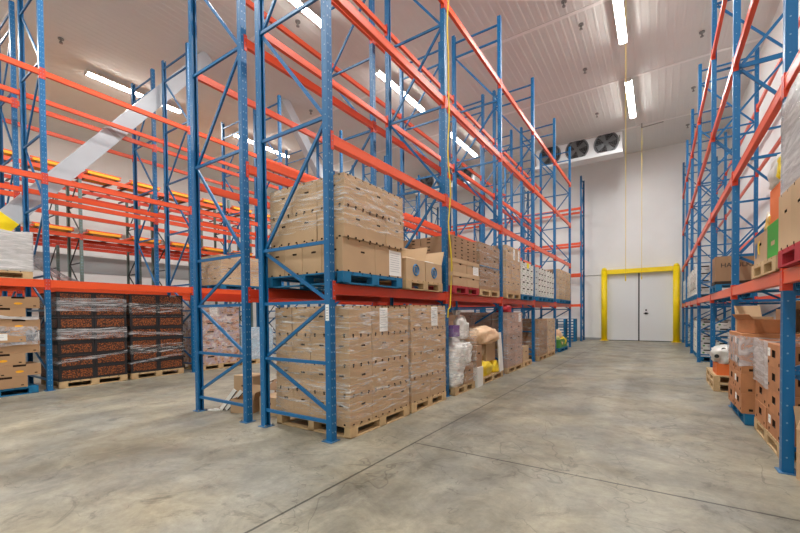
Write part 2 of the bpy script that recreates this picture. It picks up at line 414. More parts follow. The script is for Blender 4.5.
def frame(label, xa, xb, y, hh, first_low='b', along='y', mp='blue', ms='blue', stickers=(), nodes=NODES, horz=HORZ, group='upright frames'):
    """two posts at xa<xb; for along='x' racks xa,xb are Y values and y is X. The first diagonal starts low on post 'a' or 'b'."""
    dep = xb-xa
    # local frame: x = depth direction measured from post a
    if along == 'y': g = thing('upright_frame', label, 'rack frame', (xa, y, 0), 0, group)
    else: g = thing('upright_frame', label, 'rack frame', (y, xa, 0), PI/2, group)
    # posts: web must face outward along local x -> rotate the post mesh by 90 degrees
    pm = {}
    pm['a'] = put('post', post_mesh(hh, 1, mp), g, (0, 0, .008), (0, 0, PI/2))     # local +y -> -x
    pm['b'] = put('post', post_mesh(hh, -1, mp), g, (dep, 0, .008), (0, 0, PI/2))    # local -y -> +x
    for bx, br in ((0, 0), (dep, PI)):
        bp = put('base_plate', base_mesh('plate' if mp == 'blue' else mp), g, (bx, 0, 0), (0, 0, br))
        for by in (-.056, .056): put('anchor_bolt', cached('bolt', lambda: MB().cyl((0,0,.008),(0,0,.03),.011,6).mesh('anchor_bolt', ['steel'])), bp, (.066, by, 0))
    for z in horz:
        if z < hh-.03: put('horizontal_strut', strut_mesh(dep-.06, ms), g, (dep/2, -.012, z))
    side = first_low
    for z0, z1 in zip(nodes, nodes[1:]):
        if z1 > hh: break
        x0, x1 = (.05, dep-.05) if side == 'a' else (dep-.05, .05)
        z0 += .03; z1 -= .03
        n = math.hypot(x1-x0, z1-z0); an = math.atan2(z1-z0, x1-x0)
        put('diagonal_strut', strut_mesh(n, ms), g, ((x0+x1)/2, .014, (z0+z1)/2), (0, -an, 0))
        side = 'b' if side == 'a' else 'a'
    for (pp, z0, z1) in stickers:
        b = MB().box(-.026, .026, -.0425, -.0415, z0, z1)
        zz = z0+.02
        while zz < z1-.02:
            b.box(-.018, .018, -.0430, -.0425, zz, zz+.012, 1); zz += .03
        # stick it on the near (-Y) side of the post
        put('location_label', b.mesh('location_label', ['paper', 'ink']), pm[pp], (-.0015, 0, -.008), (0, 0, -PI/2))
    return g

def beam_mesh(n, hb, m0):
    n = round(n, 3)
    def mk():
        b = MB(); a = n/2-.047
        b.box(-a, a, -.04, .012, -hb/2, hb/2-.038); b.box(-a, a, -.04, -.012, hb/2-.038, hb/2)
        b.box(-a, a, -.0425, -.04, hb/2-.018, hb/2-.004); b.box(-a, a, -.0425, -.04, -hb/2+.004, -hb/2+.018)
        return b.mesh('beam', [m0])
    return cached(('beam', n, hb, m0), mk)
def conn_mesh(e, m0):
    def mk():
        b = MB()
        x0, x1 = sorted((e*.0435, e*.0475)); b.box(-x1 if False else x0, x1, -.045, .02, -.12, .09)
        x0, x1 = sorted((e*.002, e*.0475)); b.box(x0, x1, -.0475, -.0435, -.12, .09)
        for z in (-.085, -.02, .05): b.disc((e*.022, -.0478, z), (1,0,0), (0,0,1), .007, 6, 1)
        return b.mesh('connector', [m0, 'hole'])
    return cached(('conn', e, m0), mk)
NB = [0]
def beam(label, c, n, out, z, hb=.115, m0='orange', m1='red', group='beams of the wall racks'):
    """c = (x, y) of the midpoint between the two post centres; out = outward direction 'x+','x-','y-','y+'"""
    rz = {'x+': PI/2, 'x-': -PI/2, 'y-': 0, 'y+': PI}[out]
    g = tag(put('rack_beam', beam_mesh(n, hb, m0), None, (c[0], c[1], z), (0, 0, rz)), label, 'rack beam', group)
    NB[0] += 1
    put('connector', conn_mesh(1, m1), g, (-n/2, 0, 0)); put('connector', conn_mesh(-1, m1), g, (n/2, 0, 0))
    return g
def row(nm, X, Y, levels, hh, low, fb, bb, hb=.115, stick=None, m0='orange', m1='red', skip=(), hb1=.125):
    for i, y in enumerate(Y):
        frame('tall blue upright frame, %s from near end, %s' % (ORD[i], nm), X[0], X[1], y, hh, low, stickers=(stick or {}).get(i, ()), group='upright frames of the '+nm)
    for i in range(len(Y)-1):
        for l, z in enumerate(levels):
            for xx, out, ph in ((X[1], 'x+', fb), (X[0], 'x-', bb)):
                if (i, l) in skip: continue
                beam('orange beam, %s level up, %s face, %s bay, %s' % (ORD[l], ph, ORD[i], nm), (xx, (Y[i]+Y[i+1])/2), Y[i+1]-Y[i], out, z-(0 if l else (hb1-.115 if hb > .11 else 0)/2), hb if l else hb1, m0 if (l or 'centre' not in nm) else 'red', m1, 'beams of the '+nm)
row('aisle row of centre rack', MX, YM, ML, 8.25, 'b', 'aisle', 'hidden', stick={0: (('b', 1.36, 1.54),)})
row('inner row of centre rack', NX, YM, ML, 8.25, 'a', 'inner', 'outer')
row('front row of left rack', LX, YL, LL, 8.29, 'b', 'front', 'back', .105, hb1=.15, stick={1: (('b', 1.35, 1.66),)})
row('rear row of left rack', LBX, YL, LL, 8.29, 'a', 'front', 'back', .105, hb1=.15)
row('right rack', RX, YR, ML, 8.25, 'b', 'wall', 'aisle', m1='red')
# rack along the back wall
BXs = [-3.25-BAY*k for k in range(4)]; BY = (21.4, 22.24)
for i, x in enumerate(BXs):
    frame('narrow blue upright frame, %s from the doors, back wall rack' % ORD[i], BY[0], BY[1], x, 8.25, 'a', along='x')
for i in range(3):
    for l, z in enumerate([1.80, 3.35, 4.9, 6.65]):
        for yy, out, ph in ((BY[0], 'y-', 'front'), (BY[1], 'y+', 'rear')):
            beam('orange beam, %s level up, %s face, %s bay from doors, back wall rack' % (ORD[l], ph, ORD[i]), ((BXs[i]+BXs[i+1])/2, yy), BAY, out, z)

# ------------------------------------------------------------------ push-back rack at the left wall
PXs = [-16.5, -17.65, -18.8, -19.95]; YP = [5.16-2.78, 5.16, 7.94, 10.72, 13.5]
PL = [2.2, 4.2, 6.28]
PNODE = [.3, 1.3, 2.3, 3.3, 4.3, 5.3, 6.3]; PH = [.2, 1.3, 2.3, 3.3, 4.3, 5.3, 6.3]
for i, y in enumerate(YP):
    frame('green steel upright frame, front pair, %s from near end, left wall rack' % ORD[i], PXs[1], PXs[0], y, 6.75, 'b', mp='green_grey', ms='dark_strut', nodes=PNODE, horz=PH)
    frame('green steel upright frame, rear pair, %s from near end, left wall rack' % ORD[i], PXs[3], PXs[2], y, 6.75, 'b', mp='green_grey', ms='dark_strut', nodes=PNODE, horz=PH)
for i in range(4):
    yc = (YP[i]+YP[i+1])/2; n = YP[i+1]-YP[i]
    for l, z in enumerate(PL):
        for q, (xx, out) in enumerate(zip(PXs, ('x+', 'x-', 'x+', 'x-'))):
            beam('orange beam, %s level, %s line from front, %s bay, left wall rack' % (ORD[l], ORD[q], ORD[i]), (xx, yc), n, out, z+q*.03, .13, 'orange' if q == 0 else 'red')
        if l == 0: continue
        for lane in (-1, 1):
            ly = yc+lane*.68
            ln = 'near' if lane < 0 else 'far'
            g = thing('push_back_rails', 'dark lane rails, %s lane, %s bay, %s level, left wall rack' % (ln, ORD[i], ORD[l]), 'rail', (-16.46, ly, z+.066), 0, 'lane rails of the left wall rack')
            for e in (-.4, .4):
                put('rail', cached('prail', lambda: MB().bar((0,0,.0),(-3.5,0,.1),.05,.05,0).mesh('rail', ['rail'])), g, (0, e, .026))
            c = thing('push_back_cart', 'orange cart with yellow deck, %s lane, %s bay, %s level, left wall rack' % (ln, ORD[i], ORD[l]), 'cart', (-16.50, ly, z+.155), 0, 'carts of the left wall rack')
            cf = put('cart_frame', cached('cfr', lambda: MB().box(-1.12,-1.06,-.54,.54,0,.075).box(-.05,.0,-.54,.54,.082,.12).box(-1.06,-.06,-.54,-.48,.0,.06).box(-1.06,-.06,.48,.54,.0,.06).mesh('cart_frame', ['orange'])), c)
            put('deck_plate', cached('cdk', lambda: MB().box(-.56,.012,-.475,.475,.0,.08).mesh('deck_plate', ['cart_yellow'])), c)
            put('deck_plate', cached('cdk2', lambda: MB().box(-1.05,-.78,-.475,.475,.005,.085).mesh('deck_plate', ['cart_yellow'])), c)
            for k in (-.3, .3): put('wheel', cached('cwh', lambda: MB().cyl((0,-.02,0),(0,.02,0),.02,10).mesh('wheel', ['fan_dark'])), cf, (-.6, k*1.6, .0))

# ------------------------------------------------------------------ diagonal braces
def brace(label, p, q, yellow_z, bands):
    p = Vector(p); q = Vector(q); d = (q-p).normalized(); W = .37; T = .26
    g = thing('diagonal_brace', label, 'brace', p)
    tot = (q-p).length
    def seg(name, a, b, m, ex=0):
        ob = MB().bar(d*a, d*b, W+ex, T+ex, 0, up=(0, d.z, -d.y))
        put(name, ob.mesh(name, [m]), g)
    ty = (yellow_z-p.z)/d.z if yellow_z > p.z or yellow_z > q.z else 0
    if d.z > 0: seg('yellow_wrap', .0, ty, 'yellow', .004); seg('cladding', ty, tot, 'brace_white')
    else: seg('cladding', 0, tot, 'brace_white')
    for z in bands:
        a = (z-p.z)/d.z; seg('seam_band', a-.05, a+.05, 'brace_band', .006)
XB = -11.43
brace('white clad diagonal brace with yellow foot rising through the left racks', (XB, 2.40-3.62*.775, .0), (XB, 2.40+5.66*.775, 9.27), 3.52, (6.0,))
brace('white clad diagonal brace sloping down behind the wrapped carton load', (XB, 9.65, 9.27), (XB, 9.65+9.25*.86, .02), 0, (5.0,))

# ------------------------------------------------------------------ evaporators
def evaporator(label, x0, x1, y, z0, z1):
    g = thing('evaporator_unit', label, 'evaporator', (x0, y, z0)); w = x1-x0; h = z1-z0; D = .8
    n = 3; r = .47
    b = MB().box(0, w, .05, D, .0, h)
    put('casing', b.mesh('casing', ['white_metal']), g)
    b = MB().hexa([(-.03,-.08,-.16),(w+.03,-.08,-.16),(w+.03,D,-.1),(-.03,D,-.1),(-.03,-.08,-.02),(w+.03,-.08,-.02),(w+.03,D,-.02),(-.03,D,-.02)])
    put('drip_tray', b.mesh('drip_tray', ['white_metal']), g)
    cx = [w-.62-(w-1.24)/2*i for i in range(3)]
    for c in cx:
        C = (c, .045, h*.52)
        fr = put('fan_ring', MB().torus((0,0,0),(1,0,0),(0,0,1),r,.035,32,6).mesh('fan_ring', ['fan_grey'], True), g, C)
        put('fan_throat', MB().disc((0,-.003,0),(1,0,0),(0,0,1),r,28).mesh('fan_throat', ['fan_dark']), fr)
        gr = MB()
        for rr in (.1,.17,.24,.31,.38): gr.torus((0,0,0),(1,0,0),(0,0,1),rr,.004,28,4)
        for k in range(6):
            a = PI*k/6; gr.cyl((math.cos(a)*r,0,math.sin(a)*r),(-math.cos(a)*r,0,-math.sin(a)*r),.005,4)
        put('fan_grille', gr.mesh('fan_grille', ['fan_grey']), fr, (0, -.055, 0))
        bl = MB()
        for k in range(4):
            a = PI*k/2+.5; ca, sa = math.cos(a), math.sin(a)
            P = lambda rr, t, yy: (rr*ca-t*sa, yy, rr*sa+t*ca)
            bl.hexa([P(.1,-.05,-.03),P(.4,-.15,-.03),P(.4,.13,-.008),P(.1,.06,-.012),P(.1,-.05,-.034),P(.4,-.15,-.034),P(.4,.13,-.012),P(.1,.06,-.016)])
        bl.cyl((0,-.045,0),(0,-.006,0),.1,14)
        put('fan_blades', bl.mesh('fan_blades', ['fan_grey']), fr)
    for hx in (.15, w-.15):
        for hy in (.23, .63): put('hanger', cached('evh', lambda: MB().box(-.03,.03,-.03,.03,0,H-.004-z1).mesh('hanger', ['steel'])), g, (hx, hy, h))
    put('pipe', MB().tube([(.12,-.02,-.35),(.12,-.02,-.1)],.02,8).mesh('pipe', ['steel'], True), g, (w-.22, 0, h-.08))
evaporator('white evaporator with three round black fans above the aisle end', -4.95, -1.33, 19.5, 8.50, 9.27)
evaporator('white evaporator with three black fans behind the centre rack', -11.7, -8.1, 19.5, 8.50, 9.27)

# ------------------------------------------------------------------ cords
g = tag(put('pull_cord', MB().cyl((0,0,2.9),(0,0,9.1),.008,6).cyl((0,0,2.8),(0,0,2.92),.02,8).mesh('pull_cord', ['cord']), None, (-.6, 19.3, 0)), 'thin yellow pull cord hanging in front of the left door panel', 'cord')
g = tag(put('pull_cord', MB().cyl((0,0,2.2),(0,0,9.285),.005,6).cyl((0,0,2.1),(0,0,2.22),.013,8).mesh('pull_cord', ['cord']), None, (-.6, 9.8, 0)), 'thin yellow pull cord hanging beside the aisle strip lights', 'cord')
pts = []
for k in range(25):
    z = 7.3-k*.24
    pts.append((-2.985+.012*math.sin(k*1.3), 6.06+.025*math.sin(k*.9)+(.06*math.sin((k-18)/6*PI) if k > 18 else 0), z))
pts += [(-2.98, 5.98, 1.5), (-2.98, 5.96, 1.36)]
tag(put('strap', MB().tube(pts, .012, 6).mesh('strap', ['cord']), None), 'yellow strap hanging down the second aisle post of the centre rack', 'strap')

g = thing('cord_bracket', 'small grey ceiling arm holding the far yellow pull cord', 'bracket', (-.6, 19.3, H-.004))
put('stem', MB().cyl((0,0,-.2),(0,0,0),.02,8).mesh('stem', ['steel']), g)
put('arm', MB().cyl((0,0,-.18),(.75,0,-.14),.016,8).mesh('arm', ['steel']), g)
# ------------------------------------------------------------------ pallets
def pallet(label, x0, x1, y0, y1, z, col='wood', rz=0, group=None):
    w = round(x1-x0, 2); d = round(y1-y0, 2); m = {'wood': 'wood', 'blue': 'pblue', 'red': 'pred'}[col]
    cx, cy = (x0+x1)/2, (y0+y1)/2
    g = thing('pallet', label, 'pallet', (cx, cy, z), rz, group or 'pallets under the loads')
    def top():
        b = MB(); n = 7; s = d/n
        for i in range(n): b.box(-w/2, w/2, -d/2+i*s+(.0 if i == 0 else .012), -d/2+(i+1)*s-(.0 if i == n-1 else .012), .122, .14)
        return b.mesh('top_deck', [m])
    def bot():
        b = MB(); n = 3
        for i in range(n):
            c = -d/2+.05+i*(d-.1)/(n-1); b.box(-w/2, w/2, c-.05, c+.05, 0, .016)
        return b.mesh('bottom_deck', [m])
    def stn():
        b = MB()
        b.box(-.045, .045, -d/2, d/2, .102, .122); b.box(-.045, .045, -d/2, d/2, 0, .016)
        for i in range(3):
            c = -d/2+.07+i*(d-.14)/2; b.box(-.045, .045, c-.07, c+.07, .016, .102)
        return b.mesh('stringer', [m])
    put('top_deck', cached(('pt', w, d, m), top), g); put('bottom_deck', cached(('pb', w, d, m), bot), g)
    for e in (-w/2+.045, 0, w/2-.045): put('stringer', cached(('ps', w, d, m), stn), g, (e, 0, 0))
    return g

# ------------------------------------------------------------------ cartons
def holed_face(b, o, u, v, n, W, Hh, holes, depth=.02, m=0, mi=1):
    o, u, v, n = Vector(o), Vector(u), Vector(v), Vector(n)
    us = sorted({0, W, *[h[0] for h in holes], *[h[1] for h in holes]}); vs = sorted({0, Hh, *[h[2] for h in holes], *[h[3] for h in holes]})
    P = lambda a, c, k=0: o+u*a+v*c-n*k
    for a0, a1 in zip(us, us[1:]):
        for c0, c1 in zip(vs, vs[1:]):
            ma, mc = (a0+a1)/2, (c0+c1)/2
            if any(h[0] < ma < h[1] and h[2] < mc < h[3] for h in holes): continue
            b.quad(P(a0,c0), P(a1,c0), P(a1,c1), P(a0,c1), m)
    for a0, a1, c0, c1 in holes:
        b.quad(P(a0,c0,depth), P(a1,c0,depth), P(a1,c1,depth), P(a0,c1,depth), mi)
        b.quad(P(a0,c0), P(a0,c0,depth), P(a0,c1,depth), P(a0,c1), mi); b.quad(P(a1,c0), P(a1,c1), P(a1,c1,depth), P(a1,c0,depth), mi)
        b.quad(P(a0,c0), P(a1,c0), P(a1,c0,depth), P(a0,c0,depth), mi); b.quad(P(a0,c1), P(a0,c1,depth), P(a1,c1,depth), P(a1,c1), mi)
def holes_for(kind, W, h):
    H_ = []
    if kind == 'slot':
        k = 2 if W < .38 else 3
        for i in range(k):
            c = W*(i+.5)/k
            H_ += [(c-.016, c+.016, 0, .02)]
            H_ += [(c-.011, c+.011, h-.02, h)]
        H_ += [(W*.6-.036, W*.6+.036, h*.62, h*.62+.022)]
    elif kind == 'hand':
        H_ += [(W/2-.045, W/2+.045, h*.6, h*.6+.028)]
    elif kind == 'vent':
        H_ += [(W*.5-.07, W*.5+.07, h*.42, h*.42+.075)]
        for c in (W*.16, W*.84): H_ += [(c-.02, c+.02, h*.12, h*.12+.03)]
    elif kind == 'lattice':
        k = max(2, int(W/.22))
        for i in range(k):
            c = W*(i+.5)/k
            for q in (.24, .66): H_ += [(c-.035, c+.035, h*q, h*q+.018)]
    elif kind == 'tray':
        H_ += [(W/2-.09, W/2+.09, h-.035, h), (W*.12-.02, W*.12+.02, h*.15, h*.15+.02), (W*.88-.02, W*.88+.02, h*.15, h*.15+.02)]
    return H_
def carton_mesh(kind, w, d, h, m0, mi='inside'):
    w, d, h = round(w, 3), round(d, 3), round(h, 3)
    def mk():
        b = MB(); hx = holes_for(kind, w, h); hy = holes_for(kind, d, h)
        holed_face(b, (-w/2,-d/2,0), (1,0,0), (0,0,1), (0,-1,0), w, h, hx)
        holed_face(b, (w/2,d/2,0), (-1,0,0), (0,0,1), (0,1,0), w, h, hx)
        holed_face(b, (w/2,-d/2,0), (0,1,0), (0,0,1), (1,0,0), d, h, hy)
        holed_face(b, (-w/2,d/2,0), (0,-1,0), (0,0,1), (-1,0,0), d, h, hy)
        b.quad((-w/2,-d/2,0),(-w/2,d/2,0),(w/2,d/2,0),(w/2,-d/2,0))
        e = .004
        b.quad((-w/2,-d/2,h),(w/2,-d/2,h),(w/2,-e,h),(-w/2,-e,h)); b.quad((-w/2,e,h),(w/2,e,h),(w/2,d/2,h),(-w/2,d/2,h))
        b.quad((-w/2,-e,h),(w/2,-e,h),(w/2,e,h-.004),(-w/2,e,h-.004), 1)
        return b.mesh('carton', [m0, mi])
    return cached(('ct', kind, w, d, h, m0), mk)
def open_carton(label, x, y, z, w, d, h, m0='kraft', rz=0, flaps=(1,1,1,1), ang=None, tilt=(0,0), name='open_carton'):
    """an opened carton: bottom, four walls, flaps as parts"""
    g = thing(name, label, 'carton', (x, y, z), rz); g.rotation_euler = (tilt[0], tilt[1], rz); t = .006
    b = MB().box(-w/2,w/2,-d/2,d/2,0,t).box(-w/2,w/2,-d/2,-d/2+t,t,h).box(-w/2,w/2,d/2-t,d/2,t,h).box(-w/2,-w/2+t,-d/2+t,d/2-t,t,h).box(w/2-t,w/2,-d/2+t,d/2-t,t,h)
    cb = put('carton_body', b.mesh('carton_body', [m0]), g)
    A = ang or [random.uniform(.3, 2.2) for _ in range(4)]
    fl = d*.48; fs = w*.3
    defs = [((0,-d/2,h),0,w,fl,A[0]), ((w/2,0,h),PI/2,d,fs,A[1]), ((0,d/2,h),PI,w,fl,A[2]), ((-w/2,0,h),-PI/2,d,fs,A[3])]
    for i, (p, r, ww, ln, a) in enumerate(defs):
        if not flaps[i]: continue
        f = MB().box(-ww/2+.004, ww/2-.004, -t, 0, 0, ln).mesh('flap', [m0])
        o = put('flap', f, cb, p); o.rotation_euler = (a, 0, r)
    return g

def paper_part(parent, face, w, d, h, pw, ph, cu, cz, m0='paper', lines=True, name='paper_label'):
    b = MB(); b.box(-pw/2, pw/2, -.0025, 0, -ph/2, ph/2)
    if lines:
        z = ph/2-.03
        while z > -ph/2+.04:
            b.box(-pw/2+.02, pw/2-.02-random.random()*.04, -.0032, -.0025, z-.006, z, 1); z -= .03
    me = b.mesh(name, [m0, 'ink'])
    if face == 'y-': return put(name, me, parent, (cu, -d/2, cz))
    if face == 'x+': return put(name, me, parent, (w/2, cu, cz), (0, 0, PI/2))
    if face == 'x-': return put(name, me, parent, (-w/2, cu, cz), (0, 0, -PI/2))

KIND = {  # kind: (hole style, material, object name, adjective)
 'slot': ('slot', 'kraft', 'carton', 'plain kraft carton'),
 'hand': ('hand', 'kraft_tan', 'carton', 'tan carton'),
 'brown': ('hand', 'kraft_dark', 'carton', 'dark brown carton'),
 'rosy': ('hand', 'kraft_pink', 'carton', 'rosy brown carton'),
 'lattice': ('lattice', 'kraft_dark', 'produce_crate', 'slotted brown crate'),
 'tray': ('tray', 'kraft', 'produce_carton', 'tan produce carton'),
 'white': ('tray', 'white_board', 'white_carton', 'white printed carton'),
 'orange': ('vent', 'orange_board', 'produce_carton', 'orange brown vented carton'),
 'black': ('none', 'black_board', 'fruit_crate', 'black fruit crate'),
 'grey': ('none', 'grey_board', 'carton', 'grey carton'),
 'lid': ('hand', 'kraft', 'lidded_carton', 'lidded kraft carton'),
 'mixed': ('tray', 'mixed_print', 'fruit_carton', 'colour printed carton'),
}
def box_parts(o, kind, w, d, h, faces, k):
    if kind == 'black':
        for f, n in (('y-', w), ('x+', d), ('x-', d)):
            if f not in faces: continue
            me = cached(('fp', round(n,3), round(h,3)), lambda: MB().box(-n/2+.045, n/2-.045, -.004, 0, -h/2+.05, h/2-.035).mesh('printed_panel', ['fruit']))
            loc, r = {'y-': ((0,-d/2,h/2),0), 'x+': ((w/2,0,h/2),PI/2), 'x-': ((-w/2,0,h/2),-PI/2)}[f]
            put('printed_panel', me, o, loc, (0,0,r))
            rim = cached(('rm', round(n,3), round(h,3)), lambda: MB().box(-n/2,n/2,-.007,0,h/2-.03,h/2-.012).box(-n/2,-n/2+.04,-.007,0,-h/2,h/2-.03).box(n/2-.04,n/2,-.007,0,-h/2,h/2-.03).mesh('rim', ['black_board']))
            put('rim', rim, o, loc, (0,0,r))
    if kind == 'lid':
        me = cached(('ld', round(w,3), round(d,3), round(h,3)), lambda: MB().box(-w/2-.006,w/2+.006,-d/2-.006,d/2+.006,h*.72,h+.004).mesh('lid', ['kraft_tan']))
        put('lid', me, o)
    if kind == 'white':
        for f, n in (('y-', w), ('x+', d), ('x-', d)):
            if f not in faces: continue
            def mk():
                b = MB(); rr = random.Random(k % 4)
                b.disc((-n*.25,-.0015,h*.06),(1,0,0),(0,0,1),min(.035,n*.08),10,0,h*.12)
                b.box(-n*.08,n*.3,-.0015,0,h*.1,h*.14,1); b.box(-n*.02,n*.2,-.0015,0,-.02,-.01,0 if rr.random()<.5 else 2)
                return b.mesh('printed_mark', ['leaf', 'ink', 'black'])
            me = cached(('wm', round(n,3), round(h,3), k % 4), mk)
            loc, r = {'y-': ((0,-d/2,h/2),0), 'x+': ((w/2,0,h/2),PI/2), 'x-': ((-w/2,0,h/2),-PI/2)}[f]
            put('printed_mark', me, o, loc, (0,0,r))
    if kind == 'orange':
        for f, n in (('y-', w), ('x-', d)):
            if f in faces and k % 3 == 0: paper_part(o, f, w, d, h, .1, .085, n*.3, h*.62)
    if kind == 'tray' and k % 3 != 1:
        for f, n in (('y-', w), ('x+', d)):
            if f not in faces: continue
            me = cached(('ty', round(n,3), k % 2), lambda: MB().disc((0,-.0015,0),(1,0,0),(0,0,1),.06,12,0,.022).mesh('printed_mark', ['cart_yellow' if k % 2 else 'kraft_dark']))
            loc, r = {'y-': ((0,-d/2,h*.4),0), 'x+': ((w/2,0,h*.4),PI/2)}[f]
            put('printed_mark', me, o, loc, (0,0,r))

def stack(phrase, fp, z0, grid, h, kind, aisle, faces=None, jit=.006, skip=(), brick=False, tilt=0, mname=None):
    """visible shell of a stack; aisle '+' or '-' names which X side faces the aisle"""
    x0, x1, y0, y1 = fp; nx, ny, nl = grid; w = (x1-x0)/nx; d = (y1-y0)/ny
    hs, mm, nm, adj = KIND[kind]; mm = mname or mm
    fx = 'x+' if aisle == '+' else 'x-'
    faces = faces or (fx, 'y-')
    out = {}; k = 0
    for l in range(nl):
        for i in range(nx):
            for j in range(ny):
                ia = nx-1-i if aisle == '+' else i        # depth index from the aisle
                vis = (fx in faces and ia == 0) or ('y-' in faces and j == 0) or ('t' in faces and l == nl-1)
                if not vis or (l, ia, j) in skip: continue
                bw, bd = w-.006, d-.006
                cx = x0+w*(i+.5)+random.uniform(-jit, jit); bo = (.1 if l % 2 else -.1) if brick else 0; cy = y0+d*(j+.5)+random.uniform(-jit, jit)*.5+bo
                o = put(nm, carton_mesh(hs, bw, bd, h-.002, mm), None, (cx, cy, z0+l*h), (0, 0, random.uniform(-.008, .008)))
                lb = adj
                if nl > 1: lb += ', %s layer' % ORD[l]
                if ny > 1: lb += ', %s along' % ORD[j]
                if nx > 1: lb += ', %s deep' % ORD[ia]
                tag(o, lb+', '+phrase, 'carton', 'cartons of '+phrase)
                box_parts(o, kind, bw, bd, h-.002, [f for f in faces if (f == fx and ia == 0) or (f == 'y-' and j == 0)], k)
                out[(l, ia, j)] = (o, bw, bd, h); k += 1
    return out

def wrap(phrase, fp, z0, z1, m='film', seed=0, off=.014, amp=.010, label=None, slope=0):
    x0, x1, y0, y1 = fp; x0 -= off; x1 += off; y0 -= off; y1 += off
    b = MB(); nz = max(4, int((z1-z0)/.07)); st = .08
    loop = []
    def seg(p, q):
        n = max(2, int((Vector(q)-Vector(p)).length/st))
        for k in range(n): loop.append(Vector(p).lerp(Vector(q), k/n))
    r = .02
    C = [(x0+r,y0),(x1-r,y0),(x1,y0+r),(x1,y1-r),(x1-r,y1),(x0+r,y1),(x0,y1-r),(x0,y0+r)]
    for a, c in zip(C, C[1:]+C[:1]): seg((a[0],a[1],0), (c[0],c[1],0))
    cx, cy = (x0+x1)/2, (y0+y1)/2; n = len(loop)
    for i in range(nz+1):
        z = z0+(z1-z0)*i/nz
        for p in loop:
            nv = noise.noise(Vector((p.x*3.1+seed, p.y*3.1, z*9)))
            dr = Vector((p.x-cx, p.y-cy, 0)).normalized()*(amp*max(0, nv))
            ez = 0
            if i in (0, nz): ez = .03*noise.noise(Vector((p.x*4, p.y*4, seed+i)))
            b.v.append((p.x+dr.x-cx, p.y+dr.y-cy, z+ez-z0+slope*(p.y-cy)))
    for i in range(nz):
        for k in range(n):
            b.f.append((i*n+k, i*n+(k+1) % n, (i+1)*n+(k+1) % n, (i+1)*n+k)); b.m.append(0)
    o = put('stretch_film', b.mesh('stretch_film', [m], True), None, (cx, cy, z0))
    return tag(o, label or 'clear stretch film wound round '+phrase, 'stretch film')

def sack(label, x, y, z, sx, sy, sz, m, seed=0, rz=0, name='sack', amp=.2, flat=.3, freq=1.7, neck=False):
    bm = bmesh.new(); bmesh.ops.create_icosphere(bm, subdivisions=4, radius=1)
    for v in bm.verts:
        c = v.co.copy(); nv = noise.noise(c*freq+Vector((seed*7.1, 0, 0)))+.45*noise.noise(c*freq*2.7+Vector((0, seed*3.3, 0)))
        rd = 1-abs(noise.noise(c*freq*2.2+Vector((5.5, seed*1.7, 2))))*2
        r2 = 1-abs(noise.noise(c*freq*5+Vector((1.5, 2, seed*2.9))))*2
        s = 1+amp*nv+amp*.45*rd+amp*.2*r2
        # squarish pillow shape
        p = Vector([math.copysign(abs(q)**.72, q) for q in c])
        v.co = Vector((p.x*sx/2*s, p.y*sy/2*s, p.z*sz/2*s))
        if v.co.z < -sz/2*(1-flat): v.co.z = -sz/2*(1-flat)
    zmin = min(v.co.z for v in bm.verts)
    for v in bm.verts: v.co.z -= zmin
    me = bpy.data.meshes.new(name); bm.to_mesh(me); bm.free(); me.materials.append(M[m]); me.polygons.foreach_set('use_smooth', [True]*len(me.polygons))
    o = put(name, me, None, (x, y, z), (0, 0, rz)); tag(o, label, 'sack')
    if neck:
        nb = MB()
        for k in range(7):
            a = k*.9; nb.hexa([(.03*math.cos(a),.03*math.sin(a),0),(.05*math.cos(a+.5),.05*math.sin(a+.5),0),(.05*math.cos(a+1),.05*math.sin(a+1),0),(0,0,0),
                             (.05*math.cos(a),.05*math.sin(a),.09),(.1*math.cos(a+.5),.1*math.sin(a+.5),.11),(.07*math.cos(a+1),.07*math.sin(a+1),.1),(.0,.0,.06)])
        put('tied_neck', nb.mesh('tied_neck', [m]), o, (0, 0, max(v.co.z for v in me.vertices)-.03))
    return o
def single(name, label, kind, x, y, z, w, d, h, rz=0, m0=None, hs=None):
    h0, mm, nm, adj = KIND[kind]
    o = put(name, carton_mesh(hs or h0, w, d, h, m0 or mm), None, (x, y, z), (0, 0, rz)); return tag(o, label, 'carton')

# ================================================================== loads on the floor, centre rack
fp = (-4.2, -2.93, 3.37, 4.64); ph = 'tall floor stack nearest the camera'
pallet('wooden pallet under the '+ph, *fp, 0)
s = stack(ph, fp, .14, (4, 3, 4), .347, 'slot', '+')
o, w, d, h = s[(3, 0, 1)]; paper_part(o, 'x+', w, d, h, .17, .30, .03, h-.17)
wrap('the '+ph, fp, .2, 1.5, 'film', 1)
fp = (-4.1, -2.94, 4.72, 5.8); ph = 'second floor stack beside the aisle'
pallet('wooden pallet under the '+ph, *fp, 0)
s = stack(ph, fp, .14, (3, 2, 4), .355, 'slot', '+')
o, w, d, h = s[(3, 0, 1)]; paper_part(o, 'x+', w, d, h, .2, .3, -.1, h-.17)
wrap('the '+ph, fp, .25, 1.53, 'film', 2)
